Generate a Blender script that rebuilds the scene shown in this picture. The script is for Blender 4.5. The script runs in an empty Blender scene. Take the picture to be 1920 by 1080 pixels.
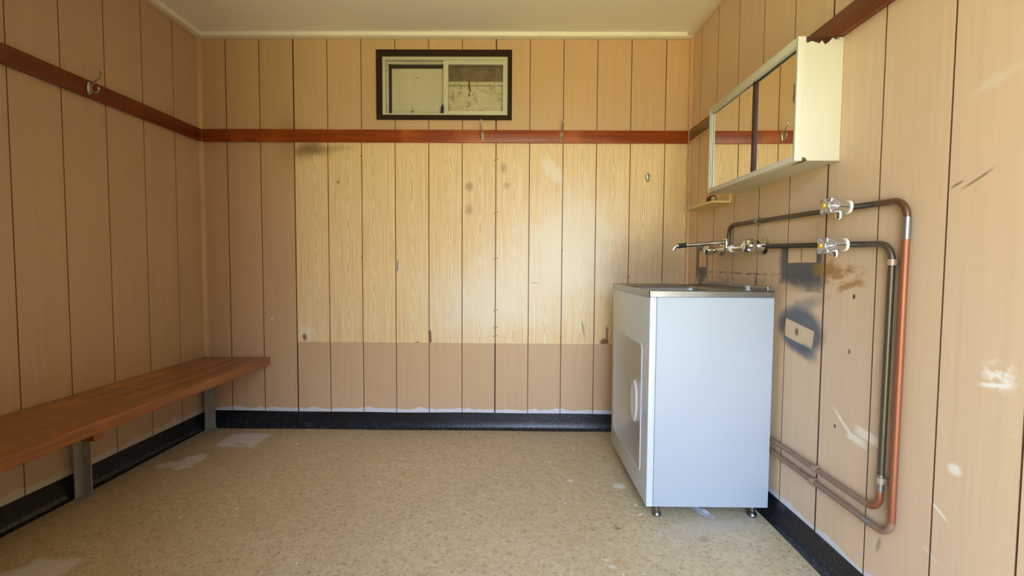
import bpy, bmesh, math, random
from mathutils import Vector, Matrix
random.seed(7)
C = bpy.context.scene.collection
PI = math.pi
W, H, YF, HC = 2.7935, 2.252, -3.05, 2.231     # room width, ceiling, front wall, underside of the cornice

# ------------------------------------------------------------------ materials
class N:
    """small helper around one node tree"""
    def __init__(s, name):
        s.m = bpy.data.materials.new(name); s.m.use_nodes = True
        s.t = s.m.node_tree; s.b = s.t.nodes['Principled BSDF']
        s._c = None
    def new(s, typ, **kw):
        n = s.t.nodes.new(typ)
        for k, v in kw.items(): setattr(n, k, v)
        return n
    def put(s, sock, v):
        if isinstance(v, bpy.types.NodeSocket): s.t.links.new(v, sock)
        else:
            if sock.type == 'RGBA' and len(v) == 3: v = (*v, 1)
            sock.default_value = v
    def math(s, op, a, b=0.0, c=0.0, clamp=False):
        n = s.new('ShaderNodeMath', operation=op, use_clamp=clamp)
        for i, v in enumerate((a, b, c)): s.put(n.inputs[i], v)
        return n.outputs[0]
    @property
    def co(s):
        if s._c is None: s._c = s.new('ShaderNodeNewGeometry').outputs['Position']
        return s._c
    def sep(s, v=None):
        n = s.new('ShaderNodeSeparateXYZ'); s.put(n.inputs[0], v or s.co); return n.outputs
    def comb(s, x, y, z):
        n = s.new('ShaderNodeCombineXYZ')
        for i, v in enumerate((x, y, z)): s.put(n.inputs[i], v)
        return n.outputs[0]
    def vmul(s, v, k):
        n = s.new('ShaderNodeVectorMath', operation='MULTIPLY'); s.put(n.inputs[0], v); n.inputs[1].default_value = k
        return n.outputs[0]
    def noise(s, v=None, scale=5, detail=3, rough=.55, dist=0, col=False):
        n = s.new('ShaderNodeTexNoise'); s.put(n.inputs['Vector'], v or s.co)
        n.inputs['Scale'].default_value = scale; n.inputs['Detail'].default_value = detail
        n.inputs['Roughness'].default_value = rough; n.inputs['Distortion'].default_value = dist
        return n.outputs['Color' if col else 'Fac']
    def ramp(s, f, pts, interp='LINEAR'):
        n = s.new('ShaderNodeValToRGB'); n.color_ramp.interpolation = interp
        e = n.color_ramp.elements
        while len(e) < len(pts): e.new(.5)
        for i, (p, c) in enumerate(pts):
            e[i].position = p; e[i].color = (c, c, c, 1) if isinstance(c, (int, float)) else (*c, 1)
        s.put(n.inputs[0], f); return n.outputs[0]
    def mix(s, f, a, b, mode='MIX'):
        n = s.new('ShaderNodeMix', data_type='RGBA', blend_type=mode, clamp_factor=True)
        s.put(n.inputs[0], f); s.put(n.inputs[6], a); s.put(n.inputs[7], b); return n.outputs[2]
    def smooth(s, v, lo, hi):
        n = s.new('ShaderNodeMapRange', interpolation_type='SMOOTHSTEP', clamp=True)
        s.put(n.inputs[0], v); n.inputs[1].default_value = lo; n.inputs[2].default_value = hi
        return n.outputs[0]
    def bump(s, h, strength=.2, dist=.002):
        n = s.new('ShaderNodeBump'); n.inputs['Strength'].default_value = strength
        n.inputs['Distance'].default_value = dist; s.put(n.inputs['Height'], h)
        s.put(s.b.inputs['Normal'], n.outputs[0])
    def set(s, **kw):
        for k, v in kw.items(): s.put(s.b.inputs[k.replace('_', ' ')], v)
        return s.m

def srgb(r, g, b):
    f = lambda c: (c / 12.92) if c <= .04045 else ((c + .055) / 1.055) ** 2.4
    return tuple(f(x / 255) for x in (r, g, b))

def simple(name, col, rough=.5, metal=0., var=.08, scale=20, **kw):
    n = N(name)
    f = n.noise(scale=scale, detail=4)
    n.set(Base_Color=n.mix(n.math('MULTIPLY', f, 1.0), tuple(c * (1 - var) for c in col), tuple(min(1, c * (1 + var)) for c in col)),
          Roughness=n.math('ADD', rough - .06, n.math('MULTIPLY', f, .12)), Metallic=metal)
    return n.set(**kw)

def stain_mask(n, a, z, spec, wn):
    """soft-edged mark on a wall: spec = (a, z, half_a, half_z, rot, soft, wobble, shape)"""
    ca, cz, ha, hz, rot, soft, wob, shape = spec
    da = n.math('SUBTRACT', a, ca); dz = n.math('SUBTRACT', z, cz)
    if wob:
        da = n.math('ADD', da, n.math('MULTIPLY', wn[0], wob)); dz = n.math('ADD', dz, n.math('MULTIPLY', wn[1], wob))
    if rot:
        c, s_ = math.cos(rot), math.sin(rot)
        da, dz = (n.math('ADD', n.math('MULTIPLY', da, c), n.math('MULTIPLY', dz, s_)),
                  n.math('SUBTRACT', n.math('MULTIPLY', dz, c), n.math('MULTIPLY', da, s_)))
    u = n.math('ABSOLUTE', n.math('DIVIDE', da, ha)); v = n.math('ABSOLUTE', n.math('DIVIDE', dz, hz))
    if shape == 'rect': d = n.math('MAXIMUM', u, v)
    else: d = n.math('SQRT', n.math('ADD', n.math('MULTIPLY', u, u), n.math('MULTIPLY', v, v)))
    return n.math('SUBTRACT', 1.0, n.smooth(d, 1 - soft, 1 + soft))

def wall_material(name, axis, base, pitch, off, stains=(), rough=.36, residue=None, grain=.10, scuff=.35):
    n = N(name)
    x, y, z = n.sep()
    a = x if axis == 'x' else y
    cell = n.math('FLOOR', n.math('DIVIDE', n.math('SUBTRACT', a, off), pitch))
    wnz = n.new('ShaderNodeTexWhiteNoise', noise_dimensions='1D'); n.put(wnz.inputs['W'], cell)
    v = n.comb(n.math('MULTIPLY', a, 60.), n.math('MULTIPLY', cell, 3.7), n.math('MULTIPLY', z, 1.6))
    g = n.noise(v, 1.0, 4, .6)
    g2 = n.noise(n.comb(n.math('MULTIPLY', a, 220.), cell, n.math('MULTIPLY', z, 5.)), 1.0, 2, .6)
    big = n.noise(scale=1.7, detail=3)
    f = n.math('ADD', n.math('MULTIPLY', n.math('SUBTRACT', g, .5), grain * 2),
               n.math('MULTIPLY', n.math('SUBTRACT', g2, .5), grain))
    f = n.math('ADD', f, n.math('MULTIPLY', n.math('SUBTRACT', big, .5), .16))
    f = n.math('ADD', f, n.math('MULTIPLY', n.math('SUBTRACT', wnz.outputs[0], .5), .05))
    f = n.math('ADD', f, 1.0)
    col = n.mix(1.0, base, n.comb(f, f, f), 'MULTIPLY')
    col = n.mix(n.math('MULTIPLY', n.smooth(big, .45, .7), .22), col, tuple(min(1, c * k) for c, k in zip(base, (1.04, .93, .93))))
    # small pale scuffs and dark flecks
    sc = n.noise(n.vmul(n.co, (9, 9, 14)), 1.0, 5, .65, .6)
    col = n.mix(n.math('MULTIPLY', n.smooth(sc, .70, .78), scuff), col, tuple(min(1, c * 1.35) for c in base))
    fl = n.noise(scale=38, detail=1)
    col = n.mix(n.math('MULTIPLY', n.smooth(fl, .80, .84), .5), col, tuple(c * .35 for c in base))
    wn = None
    if stains:
        nc = n.noise(scale=16, detail=5, rough=.65, col=True); sp = n.sep(nc)
        wn = [n.math('SUBTRACT', sp[i], .5) for i in range(2)]
    for st in stains:
        spec, color, amt = st[0], st[1], st[2]
        m = stain_mask(n, a, z, spec, wn)
        if len(st) > 3 and st[3]:
            for hole in st[3]: m = n.math('MULTIPLY', m, n.math('SUBTRACT', 1., stain_mask(n, a, z, hole, wn)))
        if len(st) > 4:                                   # broken up by streaky noise
            br = n.noise(n.vmul(n.co, st[4]), 1.0, 4, .7)
            m = n.math('MULTIPLY', m, n.smooth(br, .42, .58))
        col = n.mix(n.math('MULTIPLY', m, amt), col, color)
    if residue:
        z0, th, rc = residue
        edge = n.math('ADD', z0, n.math('MULTIPLY', n.math('POWER', n.noise(n.comb(n.math('MULTIPLY', a, 9.), 0., 0.), 1., 3), 2.0), th * 2.6))
        m = n.math('SUBTRACT', 1., n.smooth(n.math('SUBTRACT', z, edge), -.002, .002))
        col = n.mix(n.math('MULTIPLY', m, .9), col, rc)
    n.bump(n.math('ADD', g, n.math('MULTIPLY', big, 2.)), .10, .003)
    n.set(Roughness=n.math('ADD', rough - .05, n.math('MULTIPLY', big, .14)), Specular_IOR_Level=.4)
    return n.set(Base_Color=col)

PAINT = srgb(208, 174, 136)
M = {}
white_res = srgb(222, 222, 230)
spray = srgb(78, 86, 98)
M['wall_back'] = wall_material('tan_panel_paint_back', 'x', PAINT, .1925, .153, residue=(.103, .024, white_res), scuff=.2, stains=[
    ((.50, 1.68, .05, .13, 0, .8, .05, 'oval'), srgb(120, 92, 62), .28),
    ((.57, 1.50, .04, .12, 0, .8, .05, 'oval'), srgb(150, 118, 84), .2),
    ((.392, .64, .006, .006, 0, .4, 0, 'oval'), srgb(240, 236, 225), .9),
])
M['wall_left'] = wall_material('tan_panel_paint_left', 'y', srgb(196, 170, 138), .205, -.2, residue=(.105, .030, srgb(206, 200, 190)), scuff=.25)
M['wall_front'] = wall_material('dark_brown_front_paint', 'x', srgb(74, 58, 42), .2, 0.)  # unseen wall, colour darkened to cut the light it bounces back
def frame_mark(cy, cz, hy, hz, hole, rot=0, amt=.85, wob=.035):
    return ((cy, cz, hy, hz, rot, .22, wob, 'rect'), spray, amt, [hole])
rs = [
    ((-1.075, .968, .122, .068, 0, .16, .02, 'rect'), spray, .95, [(-1.083, 1.006, .080, .030, 0, .04, .004, 'rect')]),
    ((-1.10, .918, .10, .034, -.1, .5, .05, 'oval'), spray, .75),
    ((-1.155, .895, .045, .018, 0, .4, .02, 'rect'), srgb(110, 106, 98), .7),
    ((-1.085, .742, .125, .080, .08, .2, .03, 'oval'), spray, .92, [(-1.078, .731, .083, .032, .16, .05, .004, 'rect')]),
    ((-1.13, .672, .05, .022, .2, .5, .03, 'oval'), spray, .7),
    ((-1.10, .828, .105, .022, -.28, .6, .04, 'oval'), srgb(112, 112, 114), .6),
    ((-.215, .985, .075, .085, 0, .25, .03, 'rect'), spray, .9, [(-.225, 1.0, .048, .042, 0, .06, .006, 'rect')]),
    ((-.215, .86, .045, .07, 0, .35, .03, 'oval'), srgb(70, 62, 58), .85),
    ((-.62, .932, .36, .0045, 0, .5, .012, 'rect'), srgb(96, 72, 48), .75, None, (14, 14, 30)),
    ((-.60, .895, .40, .022, 0, .5, .04, 'rect'), srgb(188, 160, 122), .5, None, (10, 10, 18)),
    ((-.78, .87, .02, .06, 0, .6, .03, 'oval'), srgb(98, 74, 48), .6, None, (30, 30, 8)),
    ((-.52, .88, .015, .06, 0, .6, .03, 'oval'), srgb(98, 74, 48), .5, None, (30, 30, 8)),
    ((-1.275, .938, .10, .026, .03, .35, .05, 'rect'), srgb(168, 124, 62), .85, None, (10, 10, 22)),
    ((-1.20, .955, .05, .02, -.1, .4, .04, 'rect'), srgb(160, 120, 66), .7),
    ((-1.31, .905, .04, .008, -.3, .5, .03, 'rect'), srgb(168, 124, 62), .8),
    ((-1.082, 1.0, .004, .03, 0, .6, .006, 'oval'), srgb(110, 80, 56), .7),
    ((-1.07, .735, .010, .013, 0, .5, .008, 'oval'), srgb(70, 52, 40), .85),
    ((-1.34, .876, .0055, .007, 0, .3, .004, 'oval'), srgb(40, 28, 20), .95),
    ((-1.330, .713, .005, .0075, 0, .4, .006, 'oval'), srgb(110, 84, 66), .9),
    ((-1.281, .474, .005, .006, 0, .3, .004, 'oval'), srgb(60, 46, 38), .95),
    # pale scratches where the paint has come away
    ((-1.325, .490, .055, .0055, .62, .5, .008, 'rect'), srgb(250, 236, 216), .95),
    ((-1.372, .466, .035, .010, .1, .4, .015, 'rect'), srgb(250, 236, 216), .95),
    ((-1.420, .490, .05, .013, .12, .4, .012, 'rect'), srgb(250, 236, 216), .95),
    ((-1.758, .743, .030, .026, 0, .6, .03, 'oval'), srgb(252, 248, 240), .9, None, (40, 40, 60)),
    ((-1.752, .722, .030, .004, -.2, .5, .006, 'rect'), srgb(252, 248, 240), .9),
    ((-1.715, 1.345, .045, .012, -.25, .7, .03, 'oval'), srgb(232, 218, 192), .55),
    ((-1.690, 1.150, .030, .0025, -.45, .5, .004, 'rect'), srgb(96, 84, 58), .7),
    ((-1.645, 1.146, .014, .0025, -.4, .5, .004, 'rect'), srgb(96, 84, 58), .7),
    ((-1.673, .510, .016, .012, 0, .5, .015, 'oval'), srgb(250, 242, 228), .9),
    ((-1.640, .40, .022, .0035, .5, .5, .004, 'rect'), srgb(250, 242, 228), .9),
    ((-1.625, .285, .018, .005, .4, .5, .006, 'rect'), srgb(232, 220, 200), .7),
    ((-1.470, .215, .006, .022, .25, .6, .01, 'oval'), srgb(120, 104, 76), .6),
]
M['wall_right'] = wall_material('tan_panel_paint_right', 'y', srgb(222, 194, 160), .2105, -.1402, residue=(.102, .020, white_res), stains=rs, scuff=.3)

def panel_material():
    """overlaid sheet printed with a cathedral wood grain, worn pale where it was wiped"""
    n = N('woodgrain_sheet')
    x, y, z = n.sep()
    pu = n.math('DIVIDE', n.math('SUBTRACT', x, .153), .1925)
    cell = n.math('FLOOR', pu)
    fx = n.math('SUBTRACT', n.math('SUBTRACT', pu, cell), .5)
    w1 = n.new('ShaderNodeTexWhiteNoise', noise_dimensions='1D'); n.put(w1.inputs['W'], cell)
    w2 = n.new('ShaderNodeTexWhiteNoise', noise_dimensions='1D'); n.put(w2.inputs['W'], n.math('ADD', cell, 31.7))
    cx = n.math('SUBTRACT', fx, n.math('MULTIPLY', n.math('SUBTRACT', w1.outputs[0], .5), .3))
    wob = n.noise(n.comb(n.math('MULTIPLY', cell, 5.1), 0., n.math('MULTIPLY', z, 5.)), 1., 3)
    cx = n.math('ADD', cx, n.math('MULTIPLY', n.math('SUBTRACT', wob, .5), .12))
    ph = n.math('ADD', n.math('MULTIPLY', z, 8.5), n.math('MULTIPLY', w2.outputs[0], 40.))
    nz = n.noise(n.comb(n.math('MULTIPLY', x, 26.), cell, n.math('MULTIPLY', z, 6.)), 1., 4, .6)
    # arches: rings of  z + k*|x|^1.3
    arch = n.math('ADD', ph, n.math('ADD', n.math('MULTIPLY', n.math('POWER', n.math('ABSOLUTE', cx), 1.15), 30.), n.math('MULTIPLY', nz, 2.2)))
    wave = n.math('SINE', n.math('MULTIPLY', arch, 6.283 * .9))
    core = n.math('SUBTRACT', 1., n.smooth(n.math('ABSOLUTE', cx), .04, .24))
    streak = n.noise(n.comb(n.math('MULTIPLY', x, 130.), cell, n.math('MULTIPLY', z, 2.5)), 1., 4, .65)
    fine = n.noise(n.comb(n.math('MULTIPLY', x, 420.), cell, n.math('MULTIPLY', z, 9.)), 1., 2, .6)
    base = n.mix(n.ramp(streak, [(.3, 0.), (.7, 1.)]), srgb(224, 186, 130), srgb(250, 222, 174))
    base = n.mix(n.math('MULTIPLY', n.smooth(fine, .52, .66), .4), base, srgb(250, 228, 186))
    base = n.mix(n.math('MULTIPLY', n.math('MULTIPLY', n.smooth(wave, .1, .9), core), .65), base, srgb(255, 240, 200))
    base = n.mix(n.math('MULTIPLY', n.math('MULTIPLY', n.smooth(n.math('MULTIPLY', wave, -1.), .3, 1.), core), .42), base, srgb(188, 148, 96))
    nc = n.noise(scale=9, detail=5, rough=.65, col=True); sp = n.sep(nc)
    wn = [n.math('SUBTRACT', sp[i], .5) for i in range(2)]
    pale = srgb(244, 238, 222); dark = srgb(110, 86, 54); chip = srgb(118, 66, 34); olive = srgb(150, 122, 84)
    L = [((.64, 1.618, .10, .035, 0, .8, .10, 'oval'), dark, .75), ((.60, 1.585, .06, .03, 0, .9, .06, 'oval'), dark, .4),
         ((.80, 1.625, .07, .018, 0, .9, .05, 'oval'), dark, .3),
         ((2.16, 1.10, .23, .25, .2, .7, .35, 'oval'), pale, .62), ((1.92, .88, .32, .24, 0, .8, .4, 'oval'), pale, .5),
         ((2.02, 1.50, .085, .035, -.9, .5, .07, 'oval'), pale, .6), ((1.62, .72, .2, .18, .3, .8, .3, 'oval'), pale, .48),
         ((1.40, .80, .16, .2, .3, .9, .3, 'oval'), pale, .2),
         ((2.60, .92, .24, .20, 0, .8, .15, 'oval'), olive, .5), ((2.70, 1.15, .08, .3, 0, .8, .12, 'oval'), olive, .25),
         ((.60, .56, .045, .04, 0, .7, .06, 'oval'), pale, .5), ((.585, .536, .012, .018, 0, .5, .02, 'oval'), chip, .85),
         ((1.315, .545, .008, .035, .08, .3, .012, 'rect'), chip, .9), ((1.24, .508, .012, .006, 0, .4, .01, 'oval'), chip, .85),
         ((2.325, .522, .026, .020, .2, .4, .03, 'oval'), chip, .9), ((2.34, .56, .008, .05, 0, .4, .02, 'rect'), chip, .7),
         ((.79, 1.43, .008, .009, 0, .5, .005, 'oval'), dark, .7), ((1.541, 1.41, .022, .024, 0, .6, .012, 'oval'), olive, .55),
         ((1.541, 1.275, .020, .026, 0, .6, .03, 'oval'), olive, .45), ((1.735, 1.515, .018, .026, 0, .6, .02, 'oval'), olive, .5),
         ((1.755, 1.415, .018, .020, 0, .6, .01, 'oval'), olive, .4),
         ((1.129, .955, .0035, .030, -.08, .3, .006, 'rect'), srgb(74, 92, 160), .8),
         ((1.10, 1.50, .026, .004, 0, .4, .004, 'rect'), srgb(234, 208, 160), .8),
         ((2.20, .60, .006, .04, .2, .5, .02, 'rect'), olive, .6), ((1.92, .86, .025, .002, -.1, .4, .003, 'rect'), olive, .6),
         ((2.63, 1.24, .012, .14, 0, .6, .03, 'rect'), srgb(226, 196, 140), .4),
         ((2.78, 1.47, .014, .12, 0, .6, .03, 'oval'), srgb(230, 190, 120), .5)]
    for zz in (.55, .60, .70, 1.0, 1.26, 1.56):                     # nail heads along the joint of the two sheets
        for dx in (-.008, .010): L.append(((1.6935 + dx, zz + dx * .3, .0035, .0035, 0, .4, 0, 'oval'), srgb(92, 62, 38), .9))
    for i, zz in ((2, .62), (2, 1.1), (4, 1.0), (4, 1.58), (10, 1.05), (10, .55), (12, .9)):
        L.append(((.153 + .1925 * i - .002, zz, .0035, .005, 0, .4, 0, 'oval'), srgb(112, 70, 40), .85))
    for spec, c, amt in L:
        base = n.mix(n.math('MULTIPLY', stain_mask(n, x, z, spec, wn), amt), base, c)
    scr = n.noise(n.vmul(n.co, (60, 1, 18)), 1., 4, .7, 1.5)
    base = n.mix(n.math('MULTIPLY', n.smooth(scr, .66, .72), .35), base, srgb(244, 236, 216))
    n.bump(streak, .08, .002)
    n.set(Roughness=n.math('ADD', .33, n.math('MULTIPLY', nz, .12)), Specular_IOR_Level=.5)
    return n.set(Base_Color=base)
M['sheet'] = panel_material()
M['groove'] = simple('groove_dark', srgb(92, 54, 28), .7)
M['groove_soft'] = simple('groove_brown', srgb(140, 104, 66), .7)
M['groove_joint'] = simple('sheet_joint', srgb(74, 40, 22), .7)
M['bead'] = simple('corner_bead_paint', srgb(206, 170, 126), .4)
M['bead_red'] = simple('corner_bead_paint_right', srgb(212, 168, 128), .4)

def floor_material():
    n = N('speckled_vinyl_floor')
    x, y, z = n.sep()
    v = n.new('ShaderNodeTexVoronoi', feature='F1'); n.put(v.inputs['Vector'], n.mix(.06, n.co, n.noise(scale=40, detail=2, col=True)))
    v.inputs['Scale'].default_value = 60; sv = n.sep(v.outputs['Color'])
    f1 = n.noise(n.vmul(n.co, (1, 1, 1)), 62, 4, .6, .8); f2 = n.noise(scale=34, detail=3, rough=.6)
    big = n.noise(scale=1.3, detail=4)
    base = srgb(200, 182, 146); lt = srgb(220, 206, 176); dk = srgb(160, 138, 100)
    col = n.mix(n.ramp(sv[0], [(.35, 0.), (.75, .55)]), base, lt)
    col = n.mix(n.math('MULTIPLY', n.smooth(f1, .52, .66), .7), col, dk)
    col = n.mix(n.math('MULTIPLY', n.smooth(f2, .56, .70), .45), col, lt)
    col = n.mix(n.math('MULTIPLY', n.smooth(big, .4, .7), .18), col, srgb(168, 150, 116))
    nc = n.noise(scale=24, detail=5, rough=.7, col=True); sp = n.sep(nc)
    wn = [n.math('SUBTRACT', sp[i], .5) for i in range(2)]
    grey = srgb(232, 226, 230); wht = srgb(240, 240, 236)
    L = [((.33, -.205, .105, .095, 0, .16, .06, 'rect'), grey, .95, [(.36, -.27, .05, .014, -.3, .4, .05, 'oval')]),
         ((.235, -.47, .05, .075, 0, .3, .05, 'oval'), grey, .95, None), ((.155, -.53, .05, .04, .8, .3, .05, 'oval'), grey, .95, None),
         ((.25, -.55, .04, .03, .3, .3, .05, 'oval'), grey, .95, None),
         ((.345, -1.30, .075, .055, 0, .25, .06, 'rect'), grey, .95, None), ((.27, -1.33, .045, .04, .5, .3, .05, 'oval'), grey, .95, None),
         ((.02, -1.0, .06, 1.2, 0, .5, .06, 'rect'), srgb(176, 170, 158), .45, None),
         ((2.02, -.57, .012, .09, .55, .6, .015, 'rect'), srgb(214, 202, 176), .5, None),
         ((2.06, -.65, .010, .010, 0, .5, .01, 'oval'), wht, .8, None), ((1.98, -.45, .010, .006, .4, .5, .01, 'oval'), wht, .8, None),
         ((2.27, -.70, .025, .022, 0, .6, .05, 'oval'), wht, .8, None), ((2.30, -.86, .008, .01, 0, .5, .01, 'oval'), wht, .8, None),
         ((2.30, -.93, .014, .006, .6, .5, .012, 'oval'), wht, .8, None),
         ((2.19, -1.03, .012, .010, 0, .7, .02, 'oval'), srgb(92, 76, 54), .75, None), ((2.10, -1.04, .006, .006, 0, .6, .01, 'oval'), srgb(110, 94, 66), .7, None),
         ((2.115, -1.215, .009, .008, 0, .4, .008, 'oval'), srgb(226, 214, 210), .9, None), ((2.127, -1.25, .012, .008, 0, .4, .008, 'oval'), srgb(226, 214, 210), .9, None),
         ((2.15, -1.225, .018, .014, 0, .7, .02, 'oval'), srgb(190, 150, 78), .55, None),
         ((2.48, -1.09, .022, .016, .3, .6, .02, 'oval'), srgb(150, 118, 88), .6, None),
         ((2.50, -1.02, .14, .055, .2, .9, .08, 'oval'), srgb(196, 190, 176), .5, None),
         ((2.62, -.99, .15, .05, 0, .9, .08, 'oval'), srgb(200, 194, 182), .5, None),
         ((.62, -.05, .025, .012, 0, .6, .02, 'oval'), wht, .5, None)]
    for spec, c, amt, holes in L:
        m = stain_mask(n, x, y, spec, wn)
        for h in holes or (): m = n.math('MULTIPLY', m, n.math('SUBTRACT', 1., n.math('MULTIPLY', stain_mask(n, x, y, h, wn), .7)))
        m = n.math('MULTIPLY', m, n.math('ADD', .80, n.math('MULTIPLY', n.smooth(f2, .4, .6), .20)))
        col = n.mix(n.math('MULTIPLY', m, amt), col, c)
    sp2 = n.noise(scale=30, detail=0)
    col = n.mix(n.smooth(sp2, .845, .86), col, wht)
    n.bump(f1, .05, .001)
    n.set(Roughness=n.math('ADD', .38, n.math('MULTIPLY', big, .2)), Specular_IOR_Level=.4)
    return n.set(Base_Color=col)
M['floor'] = floor_material()
M['ceiling'] = simple('ceiling_paint', srgb(240, 238, 234), .6, var=.03, scale=3)
M['cornice'] = simple('cornice_gloss_paint', srgb(250, 248, 240), .3, var=.03, scale=8)

def skirting_material():
    n = N('black_vinyl_skirting')
    f = n.noise(scale=70, detail=5, rough=.7); b = n.noise(scale=6, detail=3)
    x, y, z = n.sep()
    dust = n.math('MULTIPLY', n.smooth(f, .5, .75), n.math('MULTIPLY', n.smooth(b, .4, .65), .30))
    low = n.math('SUBTRACT', 1., n.smooth(z, .01, .06))
    dust = n.math('ADD', dust, n.math('MULTIPLY', low, n.math('MULTIPLY', n.smooth(f, .45, .7), .22)))
    chips = n.smooth(n.noise(scale=55, detail=2, rough=.7, dist=1.), .76, .80)
    col = n.mix(dust, srgb(15, 18, 25), srgb(120, 128, 142))
    col = n.mix(n.math('MULTIPLY', chips, .6), col, srgb(170, 172, 176))
    n.bump(b, .15, .01)
    n.set(Roughness=.35, Specular_IOR_Level=.5)
    return n.set(Base_Color=col)
M['skirting'] = skirting_material()

def wood_material(name, axis, dark, mid, light, rough=.3, coat=.3, wear=.25):
    n = N(name)
    k = {'x': (2.2, 60, 60), 'y': (60, 2.2, 60)}[axis]
    g = n.noise(n.vmul(n.co, k), 1., 5, .65, .4)
    g2 = n.noise(n.vmul(n.co, tuple(c * 3 if c > 10 else c * 2 for c in k)), 1., 3, .6)
    big = n.noise(scale=3.5, detail=3)
    col = n.mix(n.ramp(g, [(.3, 0.), (.7, 1.)]), dark, mid)
    col = n.mix(n.math('MULTIPLY', n.smooth(big, .48, .72), .6), col, light)
    col = n.mix(n.math('MULTIPLY', n.smooth(g2, .5, .7), .35), col, dark)
    ch = n.noise(n.vmul(n.co, (28, 28, 40)), 1., 3, .7, .5)
    col = n.mix(n.math('MULTIPLY', n.smooth(ch, .73, .77), wear), col, srgb(214, 160, 120))
    n.bump(g, .12, .002)
    n.set(Roughness=rough, Coat_Weight=coat, Coat_Roughness=.2)
    return n.set(Base_Color=col)
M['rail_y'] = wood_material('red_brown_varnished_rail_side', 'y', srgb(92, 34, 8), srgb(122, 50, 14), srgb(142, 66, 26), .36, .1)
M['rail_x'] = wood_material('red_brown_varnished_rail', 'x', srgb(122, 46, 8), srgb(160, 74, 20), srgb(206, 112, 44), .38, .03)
M['bench'] = wood_material('orange_brown_bench_timber', 'y', srgb(124, 68, 26), srgb(166, 98, 40), srgb(204, 132, 62), .3, .4, .35)
M['rail_paint'] = simple('olive_tan_rail_paint', srgb(118, 90, 40), .35)
M['bead_edge'] = simple('pale_filler', srgb(240, 206, 156), .5)

M['galv'] = simple('galvanised_steel', srgb(168, 168, 164), .5, .25, .18, 60)
M['zinc'] = simple('zinc_hook', srgb(196, 192, 178), .3, .9, .12, 80)
M['chrome'] = simple('chrome', (.80, .80, .82), .09, 1., .05, 30)
M['steel'] = simple('stainless_steel', srgb(148, 150, 154), .30, 1., .03, 5)
M['enamel'] = simple('white_enamel', srgb(206, 214, 226), .3, 0., .01, 4, Coat_Weight=.25, Coat_Roughness=.12)  # tub paint, colour lightened to lift its shaded door side
M['enamel_side'] = simple('white_enamel_side_panel', srgb(178, 187, 197), .5, 0., .01, 4)  # same tub paint, colour darkened where the doorway light falls strongest
M['enamel_edge'] = simple('white_enamel_lip', srgb(224, 225, 228), .25, 0., .01)
M['copper'] = simple('copper_pipe', srgb(158, 98, 70), .48, .55, .16, 45)
M['copper_dull'] = simple('tarnished_copper', srgb(116, 82, 62), .42, .7, .2, 50)
M['pipe_paint'] = simple('brown_painted_pipe', srgb(142, 112, 92), .45, .0, .12, 40)
M['pipe_bronze'] = simple('dark_bronze_pipe', srgb(98, 86, 70), .38, .6, .22, 60)
M['pipe_black'] = simple('blackened_pipe', srgb(66, 62, 56), .34, .5, .3, 60)
M['solder'] = simple('silver_solder_joint', srgb(150, 146, 146), .35, .8, .25, 90)
M['clip'] = simple('pipe_saddle_metal', srgb(168, 146, 126), .45, .3, .12, 60)
M['white_plastic'] = simple('white_plastic', srgb(236, 236, 226), .4)
M['yellow_plastic'] = simple('amber_plastic', srgb(190, 156, 60), .3)
M['black_rubber'] = simple('black_rubber', srgb(24, 23, 23), .5)
M['cream'] = simple('cream_shelf_paint', srgb(226, 206, 156), .35, 0, .04, 10)
M['dark_gap'] = simple('dark_channel', srgb(58, 26, 16), .5)
M['brown_trim'] = simple('dark_brown_window_trim', srgb(48, 31, 18), .65, 0, .12, 12, Specular_IOR_Level=.2)
M['alu'] = simple('weathered_aluminium_frame', srgb(208, 204, 184), .45, .15, .08, 30)
M['roll_side'] = simple('dark_brown_roll', srgb(78, 50, 38), .6)
M['roll_end'] = simple('pale_roll_end', srgb(212, 186, 174), .6)
M['foil'] = simple('grey_wrapper', srgb(176, 180, 186), .35, .2, .6, 45)

def acrylic():
    n = N('clear_acrylic')
    return n.set(Base_Color=(.62, .62, .66), Roughness=.10, Transmission_Weight=.3, IOR=1.5, Metallic=.7)
M['acrylic'] = acrylic()
def glass():
    n = N('window_glass')
    tr = n.new('ShaderNodeBsdfTransparent'); tr.inputs[0].default_value = (.97, .97, .95, 1)
    gl = n.new('ShaderNodeBsdfGlossy'); gl.inputs['Roughness'].default_value = .08
    fr = n.new('ShaderNodeFresnel'); fr.inputs[0].default_value = 1.45
    mx = n.new('ShaderNodeMixShader'); n.put(mx.inputs[0], fr.outputs[0])
    n.t.links.new(tr.outputs[0], mx.inputs[1]); n.t.links.new(gl.outputs[0], mx.inputs[2])
    n.t.links.new(mx.outputs[0], n.t.nodes['Material Output'].inputs[0])
    return n.m
M['glass'] = glass()
def mirror():
    n = N('mirror_silver')
    x, y, z = n.sep(); f = n.noise(scale=40, detail=4)
    m = stain_mask(n, y, z, (-1.232, 1.497, .012, .028, 0, .25, .012, 'rect'), [n.math('SUBTRACT', f, .5)] * 2)
    n.set(Metallic=1., Roughness=n.math('ADD', .012, n.math('MULTIPLY', m, .5)))
    return n.set(Base_Color=n.mix(n.math('MULTIPLY', m, .8), (.90, .90, .87), srgb(96, 90, 80)))
M['mirror'] = mirror()
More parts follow.
